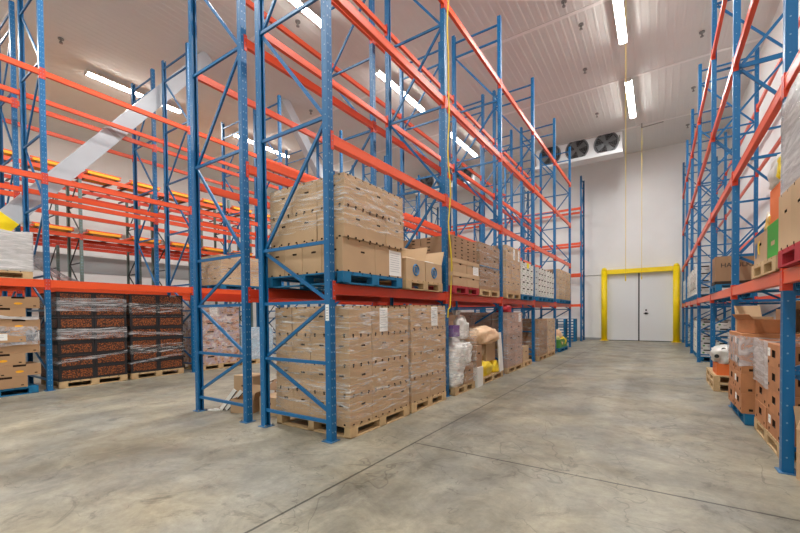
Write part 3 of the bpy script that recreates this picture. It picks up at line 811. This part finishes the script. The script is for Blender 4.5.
# pallet of sacks
fp = (-4.05, -2.93, 6.13, 7.0)
pallet('wooden pallet under white plastic wrapped sacks', *fp, 0)
sack('big crumpled white sack bundle filling the pallet after the second post', -3.40, 6.48, .14, .86, .62, .98, 'white_bag', 3, amp=.24, freq=1.3)
sack('small white sack slumped at the front pallet edge below the bundle', -3.03, 6.32, .14, .2, .36, .3, 'white_bag', 5)
single('carton', 'brown carton standing at the front of the white sack pallet', 'brown', -3.09, 6.74, .14, .32, .36, .36)
sack('long white plastic bag leaning down over the brown front carton', -3.14, 6.72, .5, .42, .5, .46, 'white_bag', 8, .2, amp=.26)
open_carton('tan open carton perched on the white sack bundle', -3.34, 6.36, 1.0, .4, .38, .3, 'kraft_tan', .1, (0,1,0,1), ang=[2.2,.6,2.0,.5])
sack('tall white bag with gathered top beside the tan open carton', -3.2, 6.76, .95, .36, .4, .5, 'white_bag', 11, neck=True, amp=.26)
single('carton', 'small purple carton beside the post in front of the tan carton', 'grey', -3.05, 6.3, 1.02, .14, .26, .2, m0='purple')
stack('behind the white sacks', (-4.1, -3.8, 6.15, 6.98), .14, (1, 2, 4), .3, 'hand', '+')
wrap('the sack pallet', (-4.05, -2.9, 6.13, 7.0), .2, 1.15, 'film', 61, label='clear film stretched loosely around the white sacks on their pallet')
# third pallet of that bay
fp = (-4.05, -2.93, 7.0, 8.62)
pallet('wooden pallet under the peach sack and yellow bag', -3.58, fp[1], 7.36, 8.62, 0)
single('carton', 'white carton standing on the floor between sack pallets', 'grey', -3.05, 7.2, 0, .3, .28, .38, m0='white_board')
single('carton', 'brown carton on top of the white floor carton', 'brown', -3.12, 7.2, .38, .38, .3, .42)
sack('bright yellow plastic bag at the edge of the pallet', -3.1, 7.72, .14, .34, .62, .34, 'yellow_bag', 4)
sack('small yellow bag beside the bright yellow bag on the pallet', -3.1, 8.3, .14, .3, .36, .3, 'yellow_bag', 14)
open_carton('brown open carton above the yellow plastic bags', -3.2, 8.0, .42, .42, .62, .38, 'kraft', .05, ang=[2.5,.9,2.2,.3])
tag(put('cardboard_sheet', MB().box(-.012,.012,-.16,.16,0,.86).mesh('cardboard_sheet', ['white_board']), None, (-2.93, 8.5, .14), (0, -.06, .1)), 'white cardboard sheet leaning at the pallet end by the third post', 'cardboard')
sack('peach coloured sack lying across the brown open carton', -3.2, 7.85, .8, .6, .95, .40, 'peach_bag', 21)
ph = 'rosy stack behind the peach sack'
stack(ph, (-4.1, -3.62, 7.1, 8.65), 0, (1, 3, 5), .292, 'rosy', '+', ('x+', 'y-'))
wrap('the '+ph, (-4.1, -3.62, 7.1, 8.65), .3, 1.45, 'film', 4)
# bay three
fp = (-4.1, -2.95, 8.98, 10.2); ph = 'wrapped rosy floor stack by third post'
pallet('wooden pallet under the '+ph, *fp, 0)
s = stack(ph, fp, .14, (3, 2, 5), .262, 'rosy', '+')
o, w, d, h = s[(4, 0, 1)]; paper_part(o, 'x+', w, d, h, .2, .22, .1, .13)
wrap('the '+ph, fp, .2, 1.42, 'film', 5)
pallet('small wooden pallet under one brown carton by fourth post', -4.0, -2.95, 10.28, 11.1, 0)
single('carton', 'single brown carton on the small pallet by the fourth post', 'hand', -3.2, 10.6, .14, .46, .5, .4)
sack('red bag lying on top of the wrapped rosy floor stack', -3.1, 9.2, 1.45, .3, .4, .2, 'pred', 9)
# bay four
for (a, c, ph, k) in ((11.85, 12.9, 'brown floor stack after the fourth post', 'brown'), (12.98, 14.05, 'last brown floor stack before fifth post', 'hand')):
    fp = (-4.1, -2.95, a, c)
    pallet('wooden pallet under the '+ph, *fp, 0)
    stack(ph, fp, .14, (3, 2, 4), .275, k, '+', mname='kraft_dark' if k == 'brown' else None)
    wrap('the '+ph, fp, .2, 1.2, 'film', 7+a)
# bay five
pallet('blue pallet under the green produce bin by the last post', -4.0, -2.95, 14.9, 16.3, 0, 'blue')
g = open_carton('green cardboard bin full of printed sacks near the last post', -3.45, 15.6, .14, .95, 1.3, .32, 'leaf', 0, (0,0,0,0), name='produce_bin')
for k, (dx, dy, z, m) in enumerate(((.2,-.3,.2,'flower_bag'), (.2,.25,.2,'yellow_bag'), (-.2,0,.22,'white_bag'), (.12,-.05,.45,'peach_bag'), (-.1,.35,.42,'flower_bag'))):
    sack('%s piled in the green bin, %s from the near side' % (['green and yellow printed sack','yellow plastic sack','white sack','peach sack','pale printed sack'][k], ['first','third','second','fourth','fifth'][k]), -3.45+dx, 15.6+dy, z, .52, .6, .4, m, 30+k)
for k in range(8):
    pallet('blue pallet, %s from the floor in the empty pallet stack' % ORD[k], -4.42, -3.42, 20.75+.01*(k % 2), 21.3+.01*(k % 2), k*.141, 'blue')

# ================================================================== loads on the first beam level, centre rack
ZM = ML[0]+.0575+.001
fp = (-4.25, -2.95, 3.30, 4.52); ph = 'large wrapped load above nearest stack'
pallet('blue pallet under the '+ph, *fp, ZM, 'blue')
s = stack('bottom of load over nearest stack', fp, ZM+.14, (4, 2, 1), .385, 'slot', '+')
o, w, d, h = s[(0, 0, 1)]; paper_part(o, 'x+', w, d, h, .28, .33, .14, .185)
fp2 = (-4.2, -2.93, 3.31, 4.53)
stack('upper part of load over nearest stack', fp2, ZM+.14+.385, (3, 3, 2), .357, 'slot', '+')
wrap('upper cartons of the '+ph, fp2, ZM+.66, ZM+1.23, 'film', 11)
# oval boxes
fp = (-4.25, -2.95, 4.62, 5.72)
pallet('wooden pallet under two blue marked open cartons', *fp, ZM)
for j, nm in ((0, 'nearer'), (1, 'farther')):
    g = open_carton('%s kraft open carton with a blue oval mark, by second post' % nm, -3.2, 4.9+.55*j, ZM+.14, .48, .52, .3, 'kraft_tan', 0, (0,0,1,1), ang=[.5,.9+.3*j,.4,.4])
    put('printed_mark', MB().torus((0,0,0),(1,0,0),(0,0,1),.075,.016,20,4).box(-.03,.03,-.01,0,-.04,.04).mesh('printed_mark', ['brand_blue']), g, (.24, .0, .15), (0,0,PI/2))
    sack('pale bag filling the %s blue marked open carton' % nm, -3.2, 4.9+.55*j, ZM+.26, .4, .44, .26, 'white_bag' if j else 'kraft_tan', 40+j)
o = stack('rear of blue marked open cartons', (-4.2, -3.5, 4.64, 5.7), ZM+.14, (1, 2, 3), .2, 'hand', '+')
paper_part(o[(2,0,0)][0], 'x+', o[(2,0,0)][1], o[(2,0,0)][2], .2, .2, .15, .18, .11, 'ylabel', False, 'yellow_note')
# red pallet
fp = (-4.25, -2.95, 6.12, 7.28); ph = 'load on red pallet'
pallet('red pallet carrying lidded cartons and slotted crates', *fp, ZM, 'red')
s = stack(ph, fp, ZM+.14, (2, 2, 2), .235, 'lid', '+')
o, w, d, h = s[(1, 0, 1)]; paper_part(o, 'x+', w, d, h, .26, .22, .12, .115)
stack(ph, (-4.23, -2.98, 6.14, 7.24), ZM+.14+.475, (2, 2, 3), .135, 'lattice', '+')
fp = (-4.25, -2.96, 7.35, 8.5); ph = 'wrapped load after the red pallet'
pallet('wooden pallet under the '+ph, *fp, ZM)
stack(ph, fp, ZM+.14, (2, 2, 4), .235, 'rosy', '+', mname='kraft_dark')
wrap('the '+ph, fp, ZM+.2, ZM+1.06, 'film', 13)
tag(put('slip_sheet', MB().box(-.02,.03,-.6,.6,0,.018).mesh('slip_sheet', ['pblue']), None, (-2.98, 7.92, ZM+.14+.235*2-.011)), 'blue slip sheet between layers of the load after the red pallet', 'sheet')
fp = (-4.25, -2.96, 8.97, 10.08); ph = 'tall load beyond the third post'
pallet('wooden pallet under the '+ph, *fp, ZM)
s = stack(ph, fp, ZM+.14, (3, 3, 3), .37, 'rosy', '+', mname='kraft')
for j in (1, 2):
    o, w, d, h = s[(2, 0, j)]; paper_part(o, 'x+', w, d, h, .12, .26, .05, .2)
wrap('the '+ph, fp, ZM+.2, ZM+1.24, 'film', 14)
for (a, c, ph) in ((10.2, 11.35, 'white load before the fourth post'), (11.85, 12.85, 'white load after the fourth post'), (12.93, 13.95, 'last white load before the fifth post')):
    fp = (-4.25, -2.96, a, c)
    pallet('blue pallet under the '+ph, *fp, ZM, 'blue')
    s = stack(ph, fp, ZM+.14, (3, 3, 5), .172, 'white', '+')
    if a < 11:
        o, w, d, h = s[(4, 0, 1)]; paper_part(o, 'x+', w, d, h, .2, .14, 0, .1, 'ylabel', False, 'yellow_note')
for (a, c, ph) in ((14.75, 15.8, 'tan load after the fifth post'), (15.88, 16.95, 'tan load at the far rack end')):
    fp = (-4.25, -2.96, a, c)
    pallet('blue pallet under the '+ph, *fp, ZM, 'blue')
    stack(ph, fp, ZM+.14, (2, 2, 4), .27, 'hand', '+'); wrap('the '+ph, fp, ZM+.2, ZM+1.2, 'film', a)

# ================================================================== right-hand rack, floor
fp = (.97, 2.08, 5.06, 6.3); ph = 'stack by nearest right post'
pallet('wooden pallet under the orange brown '+ph, *fp, 0)
stack(ph, fp, .14, (3, 2, 4), .236, 'orange', '-')
wrap(ph, (.97, 2.08, 5.62, 6.3), .6, 1.1, 'film_heavy', 21, label='cloudy stretch film round the far top of the nearest right stack')
open_carton('kraft carton with raised flap in front of the nearest right post', 1.19, 4.42, .0, .36, .4, .42, 'kraft', .2, ang=[2.6,.4,.3,-.3])
fp = (.86, 2.0, 6.42, 7.44); ph = 'stack on blue pallet'
pallet('blue pallet under orange brown cartons beside the right aisle', .9, 2.0, 6.4, 7.46, 0, 'blue')
stack(ph, fp, .14, (2, 2, 4), .25, 'orange', '-', ('x-', 'y-', 't'))
wrap(ph, fp, .74, 1.10, 'film_clear', 22, label='clear stretch film round the top of orange brown cartons on blue pallet')
open_carton('low open carton at the aisle corner of the blue pallet stack', 1.08, 6.72, 1.143, .3, .4, .17, 'orange_board', .3, (0,1,0,1), ang=[2.6,1.9,.2,.7])
open_carton('kraft carton lying on its side, dark mouth showing, blue pallet stack', 1.42, 6.98, 1.143+.15, .28, .3, .36, 'kraft', .0, (0,1,1,1), ang=[.4,.5,.7,.3], tilt=(PI/2, 0))
open_carton('upright open carton at the wall side atop the blue pallet stack', 1.8, 6.78, 1.143, .3, .42, .27, 'kraft_tan', -.05, (0,1,0,1), ang=[2.3,.4,.5,1.2])
open_carton('far open carton with raised flap on the blue pallet stack', 1.1, 7.22, 1.143, .3, .36, .2, 'kraft_tan', .15, (0,0,1,0), ang=[.5,2.0,.45,.2])
ph = 'stack behind the blue pallet stack'
stack(ph, (1.62, 2.05, 7.9, 8.55), 0, (1, 1, 4), .33, 'brown', '-')
single('carton', 'yellow carton on the stack behind the blue pallet cartons', 'grey', 1.7, 8.1, 1.32, .2, .3, .28, m0='cart_yellow')
single('carton', 'white carton beside the yellow one behind the blue pallet cartons', 'grey', 1.93, 8.1, 1.32, .22, .3, .28, m0='white_board')
fp = (.82, 1.72, 8.85, 10.15)
pallet('wooden pallet under a spotted white sack and orange carton', *fp, 0)
pallet('second wooden pallet stacked beneath the spotted white sack', *fp, .141)
single('produce_carton', 'orange printed carton under the spotted white sack', 'orange', 1.12, 9.25, .281, .5, .6, .2, m0='orange_print', hs='none')
o = single('carton', 'white carton beside the orange one under the spotted sack', 'grey', 1.52, 9.1, .281, .24, .32, .2, m0='white_board')
o = sack('white sack printed with dark spots on the small right pallet', 1.17, 9.3, .48, .62, .8, .38, 'white_bag', 51, neck=True)
for k in range(7):
    a = Vector((-.3+.1*k, -.37+.03*(k % 2), .14+.06*((k*5) % 3)))
    put('printed_spot', cached('spot', lambda: MB().cyl((0,0,0),(0,.02,0),.035,10).mesh('printed_spot', ['black'])), o, a)
# far white cartons on the right: floor and first level
for (a, c, pn) in ((14.0, 15.1, 'after fourth right post'), (15.25, 16.35, 'before fifth right post'), (16.85, 17.95, 'after fifth right post'), (19.7, 20.8, 'after sixth right post')):
    for zb, lv, nl in ((0, 'floor', 5), (ZM, 'upper', 4)):
        ph = 'white %s stack %s' % (lv, pn); fp = (.98, 2.05, a, c) if zb == 0 else (.88, 2.15, a, c)
        pallet('blue pallet under the '+ph, *fp, zb, 'blue')
        stack(ph, fp, zb+.14, (3, 2, nl), .2, 'white', '-')

# ================================================================== right-hand rack, first level
fp = (.84, 2.15, 3.42, 4.53); ph = 'red pallet load on the right rack'
pallet('red pallet on the right rack above the nearest post', *fp, ZM, 'red')
stack(ph, fp, ZM+.14, (3, 3, 1), .46, 'slot', '-', ('x-', 'y-'), mname='kraft_tan')
stack(ph.replace('load', 'upper load'), (.86, 2.13, 3.44, 4.5), ZM+.602, (2, 2, 2), .37, 'grey', '-')
wrap(ph, (.86, 2.13, 3.44, 4.5), ZM+.58, ZM+1.36, 'film_heavy', 31, label='cloudy grey film round the upper red pallet load, right rack')
fp = (.87, 2.15, 4.77, 5.85)
pallet('wooden pallet under the bright green carton, right rack', *fp, ZM)
o = single('carton', 'bright green carton on the right rack beside the red pallet', 'grey', 1.13, 4.93, ZM+.14, .5, .44, .32, m0='green')
put('printed_lettering', MB().box(-.001,0,-.07,.07,-.02,.02).mesh('printed_lettering', ['kraft_tan']), o, (-.25, 0, .13))
o = single('banana_carton', 'kraft carton with a yellow banana print beside the green carton', 'hand', 1.13, 5.47, ZM+.14, .5, .6, .3)
bn = MB()
for k in range(6):
    a0 = -.9+k*.3; a1 = a0+.3; r0 = .16; f = lambda a, r: (-.004, r*math.cos(a)*.9-.02, r*math.sin(a)*.55+.02)
    w0 = .035*math.sin((k+.3)/6.3*PI)+.01; w1 = .035*math.sin((k+1.3)/6.6*PI)+.01
    bn.quad(f(a0, r0-w0), f(a1, r0-w1), f(a1, r0+w1), f(a0, r0+w0))
put('printed_banana', bn.mesh('printed_banana', ['yellow']), o, (-.25, -.06, .14))
put('printed_mark', MB().disc((-.002,0,0),(0,1,0),(0,0,1),.06,12,0,.09).mesh('printed_mark', ['brand_blue']), o, (-.25, .2, .15))
sack('green and yellow bag on top of the banana carton', 1.1, 5.42, ZM+.44, .36, .42, .26, 'flower_bag', 61)
o = single('carton', 'bright orange carton stacked on the green carton, right rack', 'orange', 1.15, 5.0, ZM+.46, .46, .56, .36, m0='orange_print', hs='none')
sack('white plastic sack draped over the orange carton, right rack', 1.12, 5.1, ZM+.82, .42, .44, .36, 'white_bag', 63, neck=True)
sack('yellow bag wedged beside the white sack on the orange carton', 1.08, 4.79, ZM+.82, .36, .2, .3, 'yellow_bag', 64)
pallet('blue pallet under the lettered kraft carton, right rack', .88, 2.15, 9.25, 10.3, ZM, 'blue')
o = single('carton', 'kraft carton lettered in dark capitals on the right rack', 'hand', 1.21, 9.6, ZM+.2, .66, .5, .46, hs='none', m0='kraft_dark')
tag(put('carton_tray', MB().box(-.34,.34,-.26,.26,0,.06).mesh('carton_tray', ['inside']), None, (1.21, 9.6, ZM+.14)), 'dark flat tray beneath the lettered kraft carton', 'tray')
def lettering(txt, size, parent, loc, rot, m):
    cu = bpy.data.curves.new('lettering', 'FONT'); cu.body = txt; cu.size = size; cu.extrude = .001; cu.align_x = 'CENTER'; cu.align_y = 'CENTER'
    ob = bpy.data.objects.new('tmp', cu); COL.objects.link(ob)
    dg = bpy.context.evaluated_depsgraph_get(); me = bpy.data.meshes.new_from_object(ob.evaluated_get(dg)); bpy.data.objects.remove(ob)
    me.materials.clear(); me.materials.append(M[m]); me.name = 'printed_lettering'
    return put('printed_lettering', me, parent, loc, rot)
lettering('HAPULKA', .115, o, (0, -.252, .29), (PI/2, 0, 0), 'black')

# ================================================================== left rack
fp = (-11.1, -9.87, 1.2, 2.37); ph = 'left edge produce stack on blue pallet'
pallet('blue pallet at left edge under tan produce cartons', *fp, 0, 'blue')
s = stack(ph, (fp[0], fp[1], fp[2]-.1, fp[3]-.06), .14, (2, 2, 8), .21, 'tray', '+', ('x+',), jit=.03, brick=True, mname='kraft_mid')
o, w, d, h = s[(4, 0, 1)]; paper_part(o, 'x+', w, d, h, .2, .12, -.05, .1)
wrap(ph, fp, .92, 1.28, 'film_clear', 41, label='clear film band round the middle of left edge produce stack')
for (z, nm) in ((1.42, 'upper'),):
    wrap(ph, fp, z, z+.06, 'film_heavy', 42, slope=-.05, label='narrow white film band round the upper left edge produce stack')
for (a, c, nm, sd) in ((2.7, 3.9, 'black fruit stack by nearest left post', 43), (3.98, 5.15, 'black fruit stack by second left post', 46)):
    fp = (-11.08, -9.95, a, c)
    pallet('wooden pallet under the '+nm, *fp, 0)
    s = stack(nm, fp, .14, (2, 2, 7), .258, 'black', '+', ('x+', 'y-'))
    if sd == 43:
        for z0, z1, q in ((1.55, 1.83, 'top'), (.98, 1.2, 'middle')): wrap(nm, fp, z0, z1, 'film_band', sd+z0, label='%s band of clear film round the %s' % (q, nm))
        wrap(nm, fp, .56, .62, 'film_band', sd+5, slope=.1, label='lowest narrow film band round the %s' % nm)
    else:
        o, w, d, h = s[(6, 0, 1)]; paper_part(o, 'x+', w, d, h, .14, .16, .05, .17)
        for k, (z0, z1, q) in enumerate(((1.52, 1.76, 'top'), (.58, .78, 'lower'))): wrap(nm, fp, z0, z1, 'film', sd+z0, label='%s band of clear film round the %s' % (q, nm))
        wrap(nm, fp, 1.0, 1.06, 'film_band', sd+3, slope=-.05, label='narrow white film band round the %s' % nm)
        wrap(nm, fp, .42, .47, 'film_band', sd+4, slope=.12, label='lowest narrow film band round the %s' % nm)
fp = (-11.08, -9.95, 5.58, 6.72); ph = 'mixed fruit stack beyond second left post'
pallet('wooden pallet under the '+ph, *fp, 0)
s = stack(ph, fp, .14, (2, 2, 7), .222, 'mixed', '+')
o, w, d, h = s[(6, 0, 0)]; paper_part(o, 'x+', w, d, h, .22, .3, .1, .1)
wrap('the '+ph, fp, .5, 1.7, 'film', 47)
fp = (-11.08, -10.0, 6.82, 7.92)
pallet('wooden pallet under the pale blue wrapped load', *fp, 0)
stack('pale blue wrapped load', fp, .14, (2, 2, 3), .31, 'grey', '+', mname='blue_tarp')
wrap('the pale blue wrapped load on the floor', fp, .16, 1.06, 'film_clear', 48)
ZL = LL[0]+.0675+.001
fp = (-11.15, -9.86, 1.12, 2.33); ph = 'white load above left edge stack'
pallet('wooden pallet under the '+ph, *fp, ZL)
stack(ph, fp, ZL+.14, (2, 2, 2), .36, 'grey', '+', ('x+', 'y-'), mname='white_board')
wrap('the '+ph, fp, ZL+.15, ZL+.87, 'film_heavy', 51)
fp = (-11.15, -9.86, 6.15, 7.62); ph = 'tan load high beyond second left post'
pallet('blue pallet under the '+ph, *fp, ZL, 'blue')
stack(ph, fp, ZL+.14, (2, 3, 3), .27, 'hand', '+'); wrap('the '+ph, fp, ZL+.2, ZL+.94, 'film', 52)
# loose sheet of film hanging by the white load
b = MB(); n = 12; m_ = 10
for i in range(n+1):
    for j in range(m_+1):
        u = i/n; v = j/m_
        b.v.append((-10.2-.6*v+.03*math.sin(u*9+v*5), 2.42+.75*u, ZL+.02+.5*(1-u)**1.3*(1-.15*v)+.03*noise.noise(Vector((u*4, v*4, 0)))))
for i in range(n):
    for j in range(m_):
        q = i*(m_+1)+j; b.f.append((q, q+1, q+m_+2, q+m_+1)); b.m.append(0)
o = tag(put('plastic_sheet', b.mesh('plastic_sheet', ['film_clear'], True)), 'loose clear plastic sheet sagging beside the wrapped white load', 'plastic sheet')
sm = o.modifiers.new('thickness', 'SOLIDIFY'); sm.thickness = .003

# ================================================================== clutter at the end of the centre racks
single('carton', 'tall brown carton standing at the foot of the inner rack post', 'hand', -5.68, 4.05, 0, .44, .34, .44, .12, 'kraft')
open_carton('low open carton with papers beside the inner rack post', -5.14, 3.6, 0, .36, .34, .2, 'kraft', .4, (0,1,1,0), ang=[2.4,.3,.5,1.2])
single('carton', 'small closed carton between the two rack end frames', 'hand', -4.66, 3.74, 0, .32, .36, .26, .2, 'kraft')
open_carton('open carton of oddments behind the small closed carton', -4.95, 4.35, 0, .46, .46, .4, 'kraft_dark', .1, ang=[2.2,.5,.4,2.0])
sack('rumpled grey bag in the open carton of oddments', -4.95, 4.35, .2, .4, .4, .34, 'grey_board', 71)
for k, (dx, rr, lb) in enumerate(((0, -.5, 'white folded board leaning on the low open carton, front piece'), (.06, -.42, 'white folded board leaning on the low open carton, rear piece'))):
    o = tag(put('folded_board', MB().box(-.03,.03,-.012,.012,0,.36).mesh('folded_board', ['white_board', 'black']), None, (-5.52+dx, 3.40+.04*k, .012), (-.2, .6+.1*k, .3)), lb, 'board')
    put('dark_edge', MB().box(.03,.036,-.012,.012,.0,.36).mesh('dark_edge', ['black']), o)
tag(put('floor_scrap', MB().box(-.09,.09,-.03,.03,0,.012).box(-.02,.05,-.02,.04,.012,.02).mesh('floor_scrap', ['white_board']), None, (-5.6, 3.34, 0), (0,0,.5)), 'small white scrap on the floor beside the outer rack post', 'scrap')

# ------------------------------------------------------------------ camera, world, view
cd = bpy.data.cameras.new('camera'); cam = bpy.data.objects.new('camera', cd); COL.objects.link(cam)
F, CY = 390.0662, 321.8236
cd.sensor_fit = 'HORIZONTAL'; cd.sensor_width = 36; cd.lens = F/800*36; cd.shift_x = 0; cd.shift_y = (CY-266.5)/800
cd.clip_start = .05; cd.clip_end = 200
yaw, pitch, roll = (math.radians(a) for a in (33.549, 1.0679, .5562))
# camera looks along -Z; start level facing +Y, then yaw left, pitch down, roll
cam.matrix_world = Matrix.Translation((0, 0, 1.42)) @ Matrix.Rotation(yaw, 4, 'Z') @ Matrix.Rotation(PI/2-pitch, 4, 'X') @ Matrix.Rotation(-roll, 4, 'Z')
S.camera = cam
w = bpy.data.worlds.new('world'); S.world = w; w.use_nodes = True
w.node_tree.nodes['Background'].inputs[0].default_value = (.5, .5, .5, 1); w.node_tree.nodes['Background'].inputs[1].default_value = .1
S.view_settings.view_transform = 'Standard'; S.view_settings.look = 'None'; S.view_settings.gamma = 1; S.view_settings.use_curve_mapping = False
S.view_settings.exposure = .5
S.cycles.use_denoising = True; S.cycles.max_bounces = 8; S.cycles.diffuse_bounces = 5; S.cycles.transparent_max_bounces = 24
S.cycles.caustics_reflective = False; S.cycles.caustics_refractive = False; S.cycles.sample_clamp_indirect = 8
print('beams', NB[0], 'objects', len(bpy.data.objects), 'top', len([o for o in bpy.data.objects if o.parent is None]))
